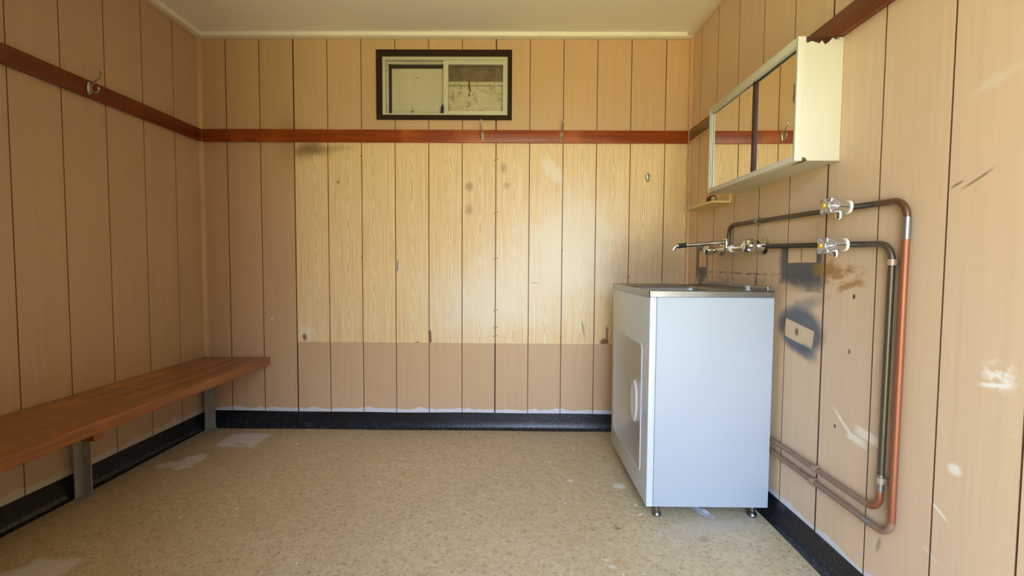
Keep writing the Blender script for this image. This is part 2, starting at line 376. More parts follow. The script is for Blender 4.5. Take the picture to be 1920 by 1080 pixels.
def cabinet_paint():
    n = N('cream_white_cabinet_paint')
    x, y, z = n.sep(); f = n.noise(n.vmul(n.co, (26, 26, 14)), 1., 3, .55); g = n.noise(scale=12, detail=2)
    e = n.math('ADD', 1.6475, n.math('MULTIPLY', n.math('SUBTRACT', f, .62), .06))
    rust = n.math('MULTIPLY', n.smooth(n.math('SUBTRACT', z, e), -.001, .001), n.smooth(x, 2.678, 2.682))
    rust = n.math('MULTIPLY', rust, n.math('SUBTRACT', 1., n.smooth(x, 2.768, 2.785)))
    rust = n.math('MULTIPLY', rust, n.math('SUBTRACT', 1., n.smooth(y, -1.245, -1.24)))
    chip = stain_mask(n, x, z, (2.682, 1.285, .013, .010, 0, .3, .02, 'oval'), [n.math('SUBTRACT', f, .5)] * 2)
    chip = n.math('MULTIPLY', chip, n.math('SUBTRACT', 1., n.smooth(y, -1.20, -1.19)))
    m = n.math('MAXIMUM', rust, chip)
    col = n.mix(n.math('MULTIPLY', g, .3), srgb(206, 202, 182), srgb(198, 194, 170))
    n.set(Roughness=.32)
    return n.set(Base_Color=n.mix(m, col, srgb(62, 34, 26)))
M['cabinet'] = cabinet_paint()
M['cabinet_frame'] = simple('white_cabinet_frame', srgb(212, 210, 196), .3, 0, .02, 10)

def board(name, a, b, stains=False, torn=False):
    n = N(name); x, y, z = n.sep()
    s = n.noise(n.vmul(n.co, (14, 14, 2.5)), 1., 4, .6); f = n.noise(scale=34, detail=5, rough=.65)
    col = n.mix(n.ramp(s, [(.35, 0.), (.7, 1.)]), a, b)
    if stains:
        m = n.noise(scale=16, detail=6, rough=.7, dist=.8)
        col = n.mix(n.math('MULTIPLY', n.smooth(m, .50, .62), .6), col, srgb(140, 120, 86))
        col = n.mix(n.math('MULTIPLY', n.smooth(f, .60, .70), .55), col, srgb(104, 84, 58))
    else:
        sp = [n.math('SUBTRACT', f, .5)] * 2
        for sx, sz, r in ((1.235, 2.04, .004), (1.205, 1.850, .007), (1.203, 1.87, .003)):
            col = n.mix(n.math('MULTIPLY', stain_mask(n, x, z, (sx, sz, r, r, 0, .6, .004, 'oval'), sp), .85), col, srgb(90, 78, 54))
    n.bump(f, .3, .004)
    n.set(Roughness=.75)
    return n.set(Base_Color=col)
M['board'] = board('fibre_board', srgb(236, 225, 206), srgb(250, 240, 224))
M['paper'] = board('stained_paper', srgb(226, 212, 186), srgb(244, 234, 212), True)
M['film'] = board('wrinkled_brown_film', srgb(166, 142, 112), srgb(206, 184, 152), False)
def chippy():
    n = N('flaking_white_bar'); f = n.noise(n.vmul(n.co, (30, 30, 90)), 1., 4, .7)
    n.set(Roughness=.5)
    return n.set(Base_Color=n.mix(n.smooth(f, .60, .64), srgb(228, 220, 190), srgb(96, 74, 48)))
M['chippy'] = chippy()

# ------------------------------------------------------------------ mesh helpers
def obj(name, bm, mat, parent=None, angle=35, loc=None):
    bmesh.ops.recalc_face_normals(bm, faces=bm.faces[:])
    me = bpy.data.meshes.new(name); bm.to_mesh(me); bm.free()
    for m in (mat if isinstance(mat, (list, tuple)) else [mat]): me.materials.append(m)
    me.polygons.foreach_set('use_smooth', [True] * len(me.polygons))
    me.set_sharp_from_angle(angle=math.radians(angle)); me.update()
    o = bpy.data.objects.new(name, me); C.objects.link(o)
    if parent: o.parent = parent
    if loc: o.location = loc
    return o
def thing(name, label, cat, loc=(0, 0, 0), group=None):
    o = bpy.data.objects.new(name, None); o.empty_display_size = .05; C.objects.link(o); o.location = loc
    o['label'] = label; o['category'] = cat
    if group: o['group'] = group
    return o
def part(name, bm, mat, t, label=None, angle=35):
    """bm in world coordinates; made a child of t (or of a part of t)"""
    root = t
    off = Vector((0, 0, 0))
    while root: off += root.location; root = root.parent
    bmesh.ops.translate(bm, verts=bm.verts[:], vec=-off)
    o = obj(name, bm, mat, t, angle)
    if label: o['label'] = label
    return o
def tag(o, label, cat, group=None):
    o['label'] = label; o['category'] = cat
    if group: o['group'] = group
    return o
def struct(o, label=None):
    o['kind'] = 'structure'
    if label: o['label'] = label
    return o
def box(bm, lo, hi, bev=0, seg=2):
    r = bmesh.ops.create_cube(bm, size=1)
    vs = r['verts']
    for v in vs: v.co = Vector([lo[i] + (v.co[i] + .5) * (hi[i] - lo[i]) for i in range(3)])
    if bev:
        es = {e for v in vs for e in v.link_edges}
        bmesh.ops.bevel(bm, geom=list(es), offset=bev, segments=seg, profile=.5, affect='EDGES')
    return bm
def B_(lo, hi, bev=0, seg=2): return box(bmesh.new(), lo, hi, bev, seg)
def loft(bm, loops, close=(True, True), mi=0):
    vl = [[bm.verts.new(p) for p in l] for l in loops]; n = len(loops[0])
    for a, b in zip(vl, vl[1:]):
        for i in range(n):
            f = bm.faces.new((a[i], a[(i + 1) % n], b[(i + 1) % n], b[i])); f.material_index = mi
    if close[0]: bm.faces.new(vl[0][::-1])
    if close[1]: bm.faces.new(vl[-1])
    return bm
def frame_of(d):
    d = Vector(d).normalized(); u = d.orthogonal().normalized(); return u, d.cross(u)
def lathe(bm, base, axis, prof, seg=24):
    """prof: (distance along axis, radius)"""
    ax = Vector(axis).normalized(); u, v = frame_of(ax); base = Vector(base)
    return loft(bm, [[base + ax * h + (u * math.cos(2 * PI * i / seg) + v * math.sin(2 * PI * i / seg)) * max(r, 1e-4) for i in range(seg)] for h, r in prof])
def fillet(pts, r, seg=8):
    out = [Vector(pts[0])]
    for i in range(1, len(pts) - 1):
        p, a, b = Vector(pts[i]), Vector(pts[i - 1]), Vector(pts[i + 1])
        d1, d2 = (a - p).normalized(), (b - p).normalized(); ang = d1.angle(d2)
        if ang > PI - .05: out.append(p); continue
        t = min(r / math.tan(ang / 2), (a - p).length * .49, (b - p).length * .49); rr = t * math.tan(ang / 2)
        bis = (d1 + d2).normalized(); c = p + bis * (rr / math.sin(ang / 2))
        s, e = p + d1 * t - c, p + d2 * t - c
        tot = s.angle(e); axv = s.cross(e).normalized()
        for k in range(seg + 1): out.append(c + Matrix.Rotation(tot * k / seg, 3, axv) @ s)
    out.append(Vector(pts[-1])); return out
def tube(bm, path, r, seg=14, cap=True):
    path = [Vector(p) for p in path]
    t0 = (path[1] - path[0]).normalized(); u = t0.orthogonal().normalized(); loops = []
    for i, p in enumerate(path):
        t = (path[min(i + 1, len(path) - 1)] - path[max(i - 1, 0)]).normalized()
        u = (u - t * u.dot(t)).normalized(); v = t.cross(u)
        rr = r[i] if isinstance(r, (list, tuple)) else r
        loops.append([p + (u * math.cos(2 * PI * k / seg) + v * math.sin(2 * PI * k / seg)) * rr for k in range(seg)])
    return loft(bm, loops, (cap, cap))
def cut_path(path, a, b):
    """piece of a polyline between two lengths along it"""
    out = []; s = 0
    for p, q in zip(path, path[1:]):
        l = (q - p).length
        if l < 1e-9: continue
        lo, hi = max(a, s), min(b, s + l)
        if hi > lo:
            P0, P1 = p + (q - p) * ((lo - s) / l), p + (q - p) * ((hi - s) / l)
            if not out: out.append(P0)
            out.append(P1)
        s += l
    return out
def rrect(cx, cy, hx, hy, r, n=6):
    pts = []
    for (sx, sy, a0) in ((1, 1, 0), (-1, 1, PI / 2), (-1, -1, PI), (1, -1, 1.5 * PI)):
        for k in range(n + 1):
            a = a0 + PI / 2 * k / n
            pts.append((cx + sx * (hx - r) + r * math.cos(a), cy + sy * (hy - r) + r * math.sin(a)))
    return pts

# ------------------------------------------------------------------ the room
def panelled(a0, a1, z0, z1, grooves, place, thick=.09, hole=None, gw=.0042, gd=.0032, wide=()):
    """slab with V grooves on its room side. place(a, d, z): a along the wall, d depth behind its face"""
    bm = bmesh.new()
    prof = [(a0, 0., 0)]
    for g in sorted(grooves):
        if not a0 + .01 < g < a1 - .01: continue
        w = gw * (1.7 if g in wide else 1.); m = 2 if g in wide else 1
        prof += [(g - w / 2, 0., m), (g - w / 4, gd, m), (g + w / 4, gd, m), (g + w / 2, 0., 0)]
    prof.append((a1, 0., 0))
    if hole:
        for h in hole[:2]: prof.append((h, 0., None))
        prof.sort(key=lambda p: p[0])
        for i, p in enumerate(prof):
            if p[2] is None: prof[i] = (p[0], p[1], prof[i - 1][2])
    def quad(p, q, za, zb, m):
        f = bm.faces.new([bm.verts.new(place(p[0], p[1], za)), bm.verts.new(place(q[0], q[1], za)), bm.verts.new(place(q[0], q[1], zb)), bm.verts.new(place(p[0], p[1], zb))]); f.material_index = m
    for p, q in zip(prof, prof[1:]):
        spans = [(z0, z1)]
        if hole and p[0] >= hole[0] - 1e-6 and q[0] <= hole[1] + 1e-6: spans = [(z0, hole[2]), (hole[3], z1)]
        for s in spans: quad(p, q, s[0], s[1], p[2])
    aa = [a0, a1] if not hole else [a0, hole[0], hole[1], a1]
    for i, (p, q) in enumerate(zip(aa, aa[1:])):
        for s in ([(z0, z1)] if not (hole and i == 1) else [(z0, hole[2]), (hole[3], z1)]): quad((p, thick), (q, thick), s[0], s[1], 0)
    def face4(*P): bm.faces.new([bm.verts.new(place(*p)) for p in P])
    face4((a0, 0, z0), (a0, thick, z0), (a0, thick, z1), (a0, 0, z1)); face4((a1, 0, z0), (a1, thick, z0), (a1, thick, z1), (a1, 0, z1))
    for z in (z0, z1): face4((a0, 0, z), (a1, 0, z), (a1, thick, z), (a0, thick, z))
    if hole:
        h0, h1, zl, zh = hole
        for h in (h0, h1): face4((h, 0, zl), (h, thick, zl), (h, thick, zh), (h, 0, zh))
        if zl > z0 + 1e-6: face4((h0, 0, zl), (h1, 0, zl), (h1, thick, zl), (h0, thick, zl))
        face4((h0, 0, zh), (h1, 0, zh), (h1, thick, zh), (h0, thick, zh))
    bmesh.ops.remove_doubles(bm, verts=bm.verts[:], dist=1e-5)
    return bm

gB = [.153, .3447, .5397, .7327, .9255, 1.118, 1.3094, 1.5007, 1.6927, 1.8839, 2.0742, 2.2643, 2.4557, 2.6503]
gL = [-.2044, -.4126, -.6218, -.826, -1.0262, -1.23, -1.435, -1.64, -1.845, -2.05, -2.255, -2.46, -2.665, -2.87]
gR = [-.1402, -.3504, -.5701, -.7849, -.9983, -1.2054, -1.4197, -1.6236, -1.8093, -2.02, -2.23, -2.44, -2.65, -2.86]
ZB, ZT = -.03, H + .03
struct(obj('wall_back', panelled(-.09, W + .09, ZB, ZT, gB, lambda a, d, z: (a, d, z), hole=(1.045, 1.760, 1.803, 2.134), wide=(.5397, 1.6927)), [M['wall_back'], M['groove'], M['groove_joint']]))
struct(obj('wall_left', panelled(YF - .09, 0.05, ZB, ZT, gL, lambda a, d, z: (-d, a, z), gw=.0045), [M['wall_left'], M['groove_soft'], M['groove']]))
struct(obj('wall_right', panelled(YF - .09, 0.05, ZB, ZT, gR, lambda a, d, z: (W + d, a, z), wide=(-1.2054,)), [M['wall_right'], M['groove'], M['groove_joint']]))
DOOR = (1.60, 2.66, ZB, 2.06)
struct(obj('wall_front', panelled(-.09, W + .09, ZB, ZT, [.2 * i for i in range(1, 14)], lambda a, d, z: (a, YF - d, z), hole=DOOR), [M['wall_front'], M['groove'], M['groove']]))
struct(obj('floor', B_((-.12, YF - .12, -.08), (W + .12, .12, 0)), M['floor']))
struct(obj('ceiling', B_((-.3, YF - .5, H), (W + .3, .3, H + .08)), M['ceiling']))

# pale woodgrain sheets fixed over the back wall between rail and knee height
wb = bpy.data.objects['wall_back']
def sheet(x0, x1, z0, z1, lab):
    bm = panelled(x0, x1, z0, z1, gB, lambda a, d, z: (a, d - .004, z), thick=.0055, gd=.0025, gw=.0045)
    o = obj('panel_sheet', bm, [M['sheet'], M['groove'], M['groove_joint']], wb); o['label'] = lab
sheet(.5435, 1.6905, .508, 1.66, 'pale woodgrain sheet on the left of the nailed joint')
sheet(1.6955, W - .012, .508, 1.66, 'pale woodgrain sheet on the right of the nailed joint, behind the tub')

# cornice battens, corner beads
def batten(name, lo, hi): struct(obj(name, B_(lo, hi, .003), M['cornice']))
batten('trim_1', (.0, -.045, HC), (W, .0, H + .002))
batten('trim_2', (.0, YF, HC), (.045, -.0455, H + .002))
batten('trim_3', (W - .045, YF, HC), (W, -.0455, H + .002))
batten('trim_4', (.0455, YF, HC), (W - .0455, YF + .045, H + .002))
def bead(name, sx, x, m, r=.020):
    bm = bmesh.new(); n = 6
    arc = [(x, 0.)] + [(x + sx * r * math.cos(a), -r * math.sin(a)) for a in [PI / 2 * k / n for k in range(n + 1)]]
    loft(bm, [[(p[0], p[1], z) for p in arc] for z in (.098, HC)])
    struct(obj(name, bm, m))
bead('trim_5', 1, 0., M['bead'], .024); bead('trim_6', -1, W, M['bead_red'], .016)

# black vinyl skirting with a coved toe
sk = [(0, .097), (.0035, .097), (.0045, .05), (.006, .03), (.010, .014), (.017, .006), (.026, .002), (.026, .0), (0, 0)]
def skirt(name, a0, a1, place, wave=0.):
    bm = bmesh.new(); n = max(2, int((a1 - a0) / .05)); loops = []
    for i in range(n + 1):
        a = a0 + (a1 - a0) * i / n; dz = wave * (.5 * math.sin(a * 4.1 + 1) + .5 * math.sin(a * 9.3))
        loops.append([place(a, d * (1 + .10 * math.sin(a * 7)), z + (dz if z > .04 else 0)) for d, z in sk])
    loft(bm, loops); struct(obj(name, bm, M['skirting'], angle=50))
skirt('baseboard_back', .0, W, lambda a, d, z: (a, -d, z), .0022)
skirt('baseboard_left', YF, -.027, lambda a, d, z: (d, a, z), .001)
skirt('baseboard_right', YF, -.027, lambda a, d, z: (W - d, a, z), .002)

# ------------------------------------------------------------------ window
win = bpy.data.objects.new('window_1', None); C.objects.link(win); win['kind'] = 'structure'
win['label'] = 'small high sliding window with dark brown trim, boarded from outside'
def ring(bm, x0, x1, z0, z1, w, y0, y1, ws=None):
    """rectangular frame ring; w = (left, right, bottom, top) widths"""
    l, r, b, t = w
    for lo, hi in (((x0, y0, z0), (x0 + l, y1, z1)), ((x1 - r, y0, z0), (x1, y1, z1)), ((x0 + l, y0, z0), (x1 - r, y1, z0 + b)), ((x0 + l, y0, z1 - t), (x1 - r, y1, z1))): box(bm, lo, hi)
    return bm
def wp(name, bm, m, label=None, parent=win):
    o = obj(name, bm, m, parent)
    if label: o['label'] = label
    return o
wp('brown_trim', ring(bmesh.new(), 1.0155, 1.782, 1.783, 2.168, (.033, .025, .024, .035), -.016, -.0002), M['brown_trim'])
wp('outer_frame', ring(bmesh.new(), 1.0475, 1.758, 1.8065, 2.1335, (.018, .018, .012, .017), -.006, .060), M['alu'])
sash = wp('sliding_sash', ring(bmesh.new(), 1.392, 1.740, 1.8185, 2.1165, (.028, .010, .018, .022), .004, .026), M['alu'])
wp('glass_pane', B_((1.420, .012, 1.8365), (1.730, .015, 2.0945)), M['glass'], parent=sash)
fsash = wp('fixed_sash', ring(bmesh.new(), 1.0655, 1.405, 1.8185, 2.1165, (.006, .012, .006, .008), .030, .050), M['alu'])
wp('glass_pane', B_((1.0715, .038, 1.8245), (1.393, .041, 2.1085)), M['glass'], parent=fsash)
bm = bmesh.new(); box(bm, (1.378, -.004, 1.822), (1.396, .006, 1.858), .002); box(bm, (1.384, -.010, 1.852), (1.394, .004, 1.868), .002)
wp('latch', bm, M['black_rubber'], 'dark latch at the meeting stile')
wp('backing_board', B_((1.086, .058, 1.800), (1.412, .064, 2.092)), M['board'], 'pale board behind the left pane')
wp('backing_paper', B_((1.412, .056, 1.800), (1.770, .062, 2.0)), M['paper'], 'stained paper behind the lower right pane')
bm = bmesh.new(); nx, nz = 26, 8
vv = [[bm.verts.new((1.412 + .356 * i / nx, .050 + .006 * math.sin(i * .9 + j * 1.3) + .004 * math.sin(j * 2.1 - i * .35), 2.0 + .12 * j / nz)) for i in range(nx + 1)] for j in range(nz + 1)]
for j in range(nz):
    for i in range(nx): bm.faces.new((vv[j][i], vv[j][i + 1], vv[j + 1][i + 1], vv[j + 1][i]))
bmesh.ops.solidify(bm, geom=bm.faces[:], thickness=.001)
wp('backing_film', bm, M['film'], 'wrinkled brown film behind the upper right pane', win)
wp('glazing_bar', B_((1.420, .030, 1.990), (1.732, .044, 2.009), .002), M['chippy'], 'flaking white bar across the right half')
bm = bmesh.new(); tube(bm, [(1.536, .026, 2.012), (1.536, .024, 1.985), (1.540, .026, 1.965), (1.546, .030, 1.952)], [.003, .005, .005, .002], 8); box(bm, (1.532, .027, 1.925), (1.540, .031, 1.944), .002)
wp('drip_stain', bm, M['copper_dull'], 'brown drip hanging from the bar')
wp('outer_blind', B_((.98, .066, 1.74), (1.82, .088, 2.20)), M['black_rubber'])  # added slab closing the window hole so no outside light leaks in

# ------------------------------------------------------------------ coat rails and hooks
def at(lo, hi): return tuple((l + h) / 2 for l, h in zip(lo, hi))
def rail(lo, hi, mat, label):
    o = obj('coat_rail', B_(lo, hi, .002), mat); return tag(o, label, 'rail')
rail((.0195, -.019, 1.653), (W - .0005, -.0042, 1.7235), M['rail_x'], 'long red-brown varnished coat rail on the back wall, under the window')
rail((.0002, YF + .02, 1.653), (.019, -.0192, 1.7235), M['rail_y'], 'red-brown varnished coat rail running along the left wall above the bench')
rail((W - .019, YF + .02, 1.653), (W - .0002, -1.10, 1.7235), M['rail_y'], 'red-brown coat rail on the right wall, coming out above the mirror cabinet')
t = thing('coat_rail', 'short tan painted rail piece between the back corner and the mirror cabinet', 'rail', (W, -.3, 1.69))
part('board', B_((W - .014, -.62, 1.657), (W - .0002, -.0195, 1.722), .002), M['rail_paint'], t)
bm = bmesh.new(); box(bm, (W - .0155, -.62, 1.722), (W - .0004, -.0195, 1.7255)); box(bm, (W - .0155, -.62, 1.6535), (W - .0004, -.0195, 1.657)); box(bm, (W - .0165, -.0205, 1.6535), (W - .0004, -.0192, 1.7255))
part('filler_edge', bm, M['bead_edge'], t, 'pale filler line along the edges')

def coat_hook(base, out, side, label, tilt=0., short=False):
    """oval back plate with a long upper and a short lower wire prong; base = plate centre, out = away from the wall"""
    out, side, up = Vector(out), Vector(side), Vector((0, 0, 1)); b = Vector(base)
    t = thing('coat_hook', label, 'hook', base, 'zinc coat hooks')
    P = lambda s, o, u: b + (side * (s + tilt * u)) + out * o + up * u
    bm = bmesh.new(); n = 24; loops = []
    for k, (d, sc) in enumerate(((.0, 1.), (.003, 1.), (.0055, .8), (.007, .45))):
        loops.append([P(.0115 * sc * math.cos(2 * PI * i / n), d, .026 * sc * math.sin(2 * PI * i / n)) for i in range(n)])
    loft(bm, loops); part('mounting_plate', bm, M['zinc'], t)
    if not short:
        pts = [P(0, .004, .004), P(0, .012, .014), P(0, .030, .030), P(0, .046, .040), P(0, .054, .052), P(0, .055, .066)]
        bm = bmesh.new(); tube(bm, fillet(pts, .012), .0034, 10); lathe(bm, P(0, .055, .062), up, [(0, .003), (.002, .0055), (.006, .0065), (.010, .0045), (.012, .001)], 12)
        part('upper_prong', bm, M['zinc'], t)
    pts = [P(0, .004, -.004), P(0, .014, -.016), P(0, .028, -.020), P(0, .038, -.012), P(0, .040, -.002)]
    bm = bmesh.new(); tube(bm, fillet(pts, .010), .0036, 10); lathe(bm, P(0, .040, -.006), up, [(0, .003), (.002, .005), (.006, .006), (.010, .004), (.012, .001)], 12)
    part('lower_prong', bm, M['zinc'], t)
    for u in (.017, -.018):
        bm = bmesh.new(); lathe(bm, P(0, .0045, u), out, [(0, .004), (.0025, .0038), (.0035, .002)], 10); part('screw', bm, M['galv'], t)
coat_hook((1.614, -.0192, 1.691), (0, -1, 0), (1, 0, 0), 'metal coat hook on the back rail just below the window', -.03)
coat_hook((2.060, -.0192, 1.691), (0, -1, 0), (1, 0, 0), 'metal coat hook on the back rail right of the window', .06)
coat_hook((.0192, -.722, 1.690), (1, 0, 0), (0, 1, 0), 'metal coat hook on the left wall rail over the bench')
coat_hook((2.557, -.0042, 1.465), (0, -1, 0), (1, 0, 0), 'short metal hook alone on the pale sheet above the tub', 0., True)

# ------------------------------------------------------------------ bench
t = thing('bench', 'orange-brown slatted timber bench on steel posts along the left wall', 'bench', (.2, -1.2, 0))
xs = [(.002, .0945), (.099, .193), (.1975, .2915), (.296, .396)]
for i, (x0, x1) in enumerate(xs):
    bm = B_((x0, -2.55, .379 if i == 3 else .386), (x1, -.0275, .4215), .004, 3)
    part('slat', bm, M['bench'], t)
for y in (-.02 - .02, -.844, -1.66, -2.46):
    y = -.045 if y > -.1 else y
    bm = bmesh.new(); box(bm, (.0275, y - .02, 0.0), (.0315, y + .02, .386)); box(bm, (.0275, y + .016, 0.0), (.066, y + .020, .386)); box(bm, (.0275, y - .026, 0), (.075, y + .026, .004))
    leg = part('leg', bm, M['galv'], t)
    bm = bmesh.new(); box(bm, (.03, y + .0155, .350), (.33, y + .0195, .3855)); box(bm, (.03, y - .02, .381), (.33, y + .0195, .3855))
    part('support_arm', bm, M['galv'], t)
bm = bmesh.new(); box(bm, (.335, -1.155, .352), (.384, -1.105, .381), .003); part('cleat', bm, M['bench'], t)

# ------------------------------------------------------------------ mirror cabinet, shelf, roll
X0, XF, y0, y1, z0, z1 = 2.6555, 2.679, -1.256, -.605, 1.284, 1.652
t = thing('mirror_cabinet', 'cream mirror-front wall cabinet hanging on the right wall', 'cabinet', (W - .06, (y0 + y1) / 2, z0))
bm = bmesh.new()
box(bm, (XF, y0, z0), (W - .0004, y0 + .008, z1), .0015); box(bm, (XF, y1 - .008, z0), (W - .0004, y1, z1), .0015)
box(bm, (XF, y0 + .008, z0), (W - .0004, y1 - .008, z0 + .008)); box(bm, (XF, y0 + .008, z1 - .008), (W - .0196, y1 - .008, z1))
box(bm, (W - .006, y0 + .008, z0 + .008), (W - .0008, y1 - .008, 1.648))
part('body', bm, M['cabinet'], t)
bm = bmesh.new()
def yring(bm, xa, xb, ya, yb, za, zb, l, r, b, tt):
    for lo, hi in (((xa, ya, za), (xb, ya + l, zb)), ((xa, yb - r, za), (xb, yb, zb)), ((xa, ya + l, za), (xb, yb - r, za + b)), ((xa, ya + l, zb - tt), (xb, yb - r, zb))): box(bm, lo, hi, .0012)
yring(bm, X0, XF, y0 - .001, y1 + .001, z0 - .001, z1 + .001, .010, .018, .018, .026)
part('front_frame', bm, M['cabinet_frame'], t)
bm = bmesh.new()
for x in (2.658, 2.6625): box(bm, (x, y0 + .012, z1 - .031), (x + .0015, y1 - .018, z1 - .024))
for k in (.0185, .024): box(bm, (2.658, y1 - k - .0025, z0 + .018), (2.664, y1 - k, z1 - .026))
part('slide_channel', bm, M['cabinet_frame'], t)
def mirror_panel(ya, yb, x, skew, edge):
    bm = B_((x, ya, z0 + .014), (x + .004, yb, z1 - .024)); c = Vector((x, (ya + yb) / 2, 1.46))
    bmesh.ops.rotate(bm, cent=c, matrix=Matrix.Rotation(skew, 3, 'Z'), verts=bm.verts[:])
    o = part('mirror_panel', bm, M['mirror'], t)
    if edge:
        bm = B_((x - .004, yb - .002, z0 + .014), (x + .006, yb + .009, z1 - .026))
        part('panel_edge', bm, M['dark_gap'], o, 'dark red-brown edge strip')
mirror_panel(-.983, y1 - .020, 2.6650, 0., False)
mirror_panel(y0 + .011, -.984, 2.6680, math.radians(-.55), False)
part('panel_edge', B_((2.6625, -.990, z0 + .016), (2.6745, -.974, z1 - .026)), M['dark_gap'], t, 'dark red-brown strip between the two mirrors')

t = thing('wall_shelf', 'small cream shelf with a back lip below the mirror cabinet', 'shelf', (W - .045, -.35, 1.253))
bm = bmesh.new()
sp = [(W - .0005, -.536), (W - .084, -.536), (W - .090, -.528), (W - .090, -.205), (W - .084, -.195), (W - .0005, -.158)]
loft(bm, [[(p[0], p[1], z) for p in sp] for z in (1.2535, 1.2625)])
part('shelf_board', bm, M['cream'], t)
bm = bmesh.new(); pr = [(-.536, 1.2625), (-.536, 1.294), (-.533, 1.300), (-.526, 1.303), (-.20, 1.303), (-.17, 1.292), (-.158, 1.2625)]
loft(bm, [[(x, p[0], p[1]) for p in pr] for x in (W - .0085, W - .0005)])
part('back_lip', bm, M['cream'], t)
for y in (-.49, -.22):
    bm = bmesh.new(); lathe(bm, (W - .0085, y, 1.282), (-1, 0, 0), [(0, .004), (.0015, .0035), (.002, .002)], 10); part('screw', bm, M['galv'], t)
t = thing('paper_roll', 'small brown roll with a pale end lying on the cream shelf', 'roll', (2.737, -.45, 1.2625))
bm = bmesh.new(); lathe(bm, (2.737, -.475, 1.2795), (0, 1, 0), [(0, .0155), (.0012, .0168), (.043, .0168), (.045, .0155)], 24); part('roll_body', bm, M['roll_side'], t)
bm = bmesh.new(); lathe(bm, (2.737, -.4748, 1.2795), (0, -1, 0), [(0, .0112), (.0012, .0108), (.0014, .006)], 20); part('end_cap', bm, M['roll_end'], t, 'pale pinkish end')

# ------------------------------------------------------------------ laundry tub
TX0, TX1, TY0, TY1, TZ0, TZ1 = 2.3105, 2.7640, -.966, -.305, .050, .846
t = thing('laundry_tub', 'white laundry tub cabinet with stainless steel sink top against the right wall', 'laundry tub', ((TX0 + TX1) / 2, (TY0 + TY1) / 2, 0))
TXB = 2.7700
bm = bmesh.new(); box(bm, (TX0 + .024, TY0 + .006, TZ0), (TXB - .004, TY1 - .006, TZ0 + .012)); box(bm, (TXB - .010, TY0 + .006, TZ0 + .08), (TXB - .004, TY1 - .006, TZ1))
part('carcase', bm, M['enamel'], t)
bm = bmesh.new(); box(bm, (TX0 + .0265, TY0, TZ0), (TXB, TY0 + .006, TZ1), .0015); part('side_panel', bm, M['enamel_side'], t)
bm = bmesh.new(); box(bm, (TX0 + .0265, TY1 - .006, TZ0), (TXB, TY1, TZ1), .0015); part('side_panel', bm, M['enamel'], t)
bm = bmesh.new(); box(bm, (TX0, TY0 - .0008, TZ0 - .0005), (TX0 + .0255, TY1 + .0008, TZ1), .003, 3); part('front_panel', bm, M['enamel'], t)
# door: raised panel with a rounded rolled lip
dc, dz, hy, hz = -.6185, .398, .2585, .259
def yz(pts, x): return [(x, p[0], p[1]) for p in pts]
bm = bmesh.new(); loops = []
for x, ins in ((TX0 + .0002, 0.), (TX0 - .0025, .0005), (TX0 - .0042, .0025), (TX0 - .0045, .005), (TX0 - .0038, .0075), (TX0 - .0025, .0095)):
    loops.append(yz(rrect(dc, dz, hy - ins, hz - ins, .030 - ins), x))
loft(bm, loops, (False, True)); door = part('door', bm, M['enamel'], t, angle=60)
bm = bmesh.new(); n = 32; loops = []
for x, sc in ((TX0 - .0022, 1.), (TX0 - .006, 1.), (TX0 - .0095, .93), (TX0 - .0085, .84), (TX0 - .005, .55), (TX0 - .0045, .1)):
    loops.append([(x, -.781 + .043 * sc * math.cos(2 * PI * i / n), .404 + .0865 * sc * math.sin(2 * PI * i / n)) for i in range(n)])
loft(bm, loops, (False, True)); part('handle', bm, M['enamel_edge'], door, 'white oval dished pull')
# steel top with a bowl
sx, sy = (TX0 - .004 + TXB) / 2, (TY0 + TY1) / 2
ox, oy = (TXB - TX0 + .004) / 2, (TY1 - TY0) / 2 + .003
bm = bmesh.new(); loops = []
bx, by, bhx, bhy = sx - .005, sy + .03, ox - .050, oy - .115
def ring3(pts, z): return [(p[0], p[1], z) for p in pts]
for pts, z in ((rrect(sx, sy, ox - .012, oy - .012, .004), .8475), (rrect(sx, sy, ox - .001, oy - .001, .005), .846), (rrect(sx, sy, ox, oy, .006), .847), (rrect(sx, sy, ox, oy, .006), .8675), (rrect(sx, sy, ox - .002, oy - .002, .006), .8705), (rrect(sx, sy, ox - .006, oy - .006, .006), .871), (rrect(sx, sy, ox - .016, oy - .016, .012), .867),
               (rrect(bx, by, bhx + .012, bhy + .012, .060), .8665), (rrect(bx, by, bhx, bhy, .055), .8625), (rrect(bx, by, bhx - .006, bhy - .006, .055), .8495), (rrect(bx, by, bhx - .018, bhy - .018, .055), .64), (rrect(bx, by, bhx - .045, bhy - .045, .05), .61), (rrect(bx, by, .04, .04, .039), .603)):
    loops.append(ring3(pts, z))
loft(bm, loops, (False, True)); part('sink_top', bm, M['steel'], t, angle=25)
bm = bmesh.new(); box(bm, (TXB - .012, TY0 + .030, .8665), (TXB - .002, TY1 - .002, .888), .003, 3); part('splashback', bm, M['steel'], t)
bm = bmesh.new(); lathe(bm, (2.690, -.925, .8655), (0, 0, 1), [(0, .022), (.004, .021), (.006, .010), (.016, .009), (.018, .012), (.022, .012), (.024, .006)], 20); part('bypass_plug', bm, M['galv'], t, 'small chrome plug on the sink rim')
for x, y in ((2.362, -.930), (2.730, -.930), (2.362, -.345), (2.730, -.345)):
    bm = bmesh.new(); lathe(bm, (x, y, 0), (0, 0, 1), [(0, .017), (.006, .018), (.014, .014), (.018, .008), (.052, .008)], 18); part('foot', bm, M['steel'], t)

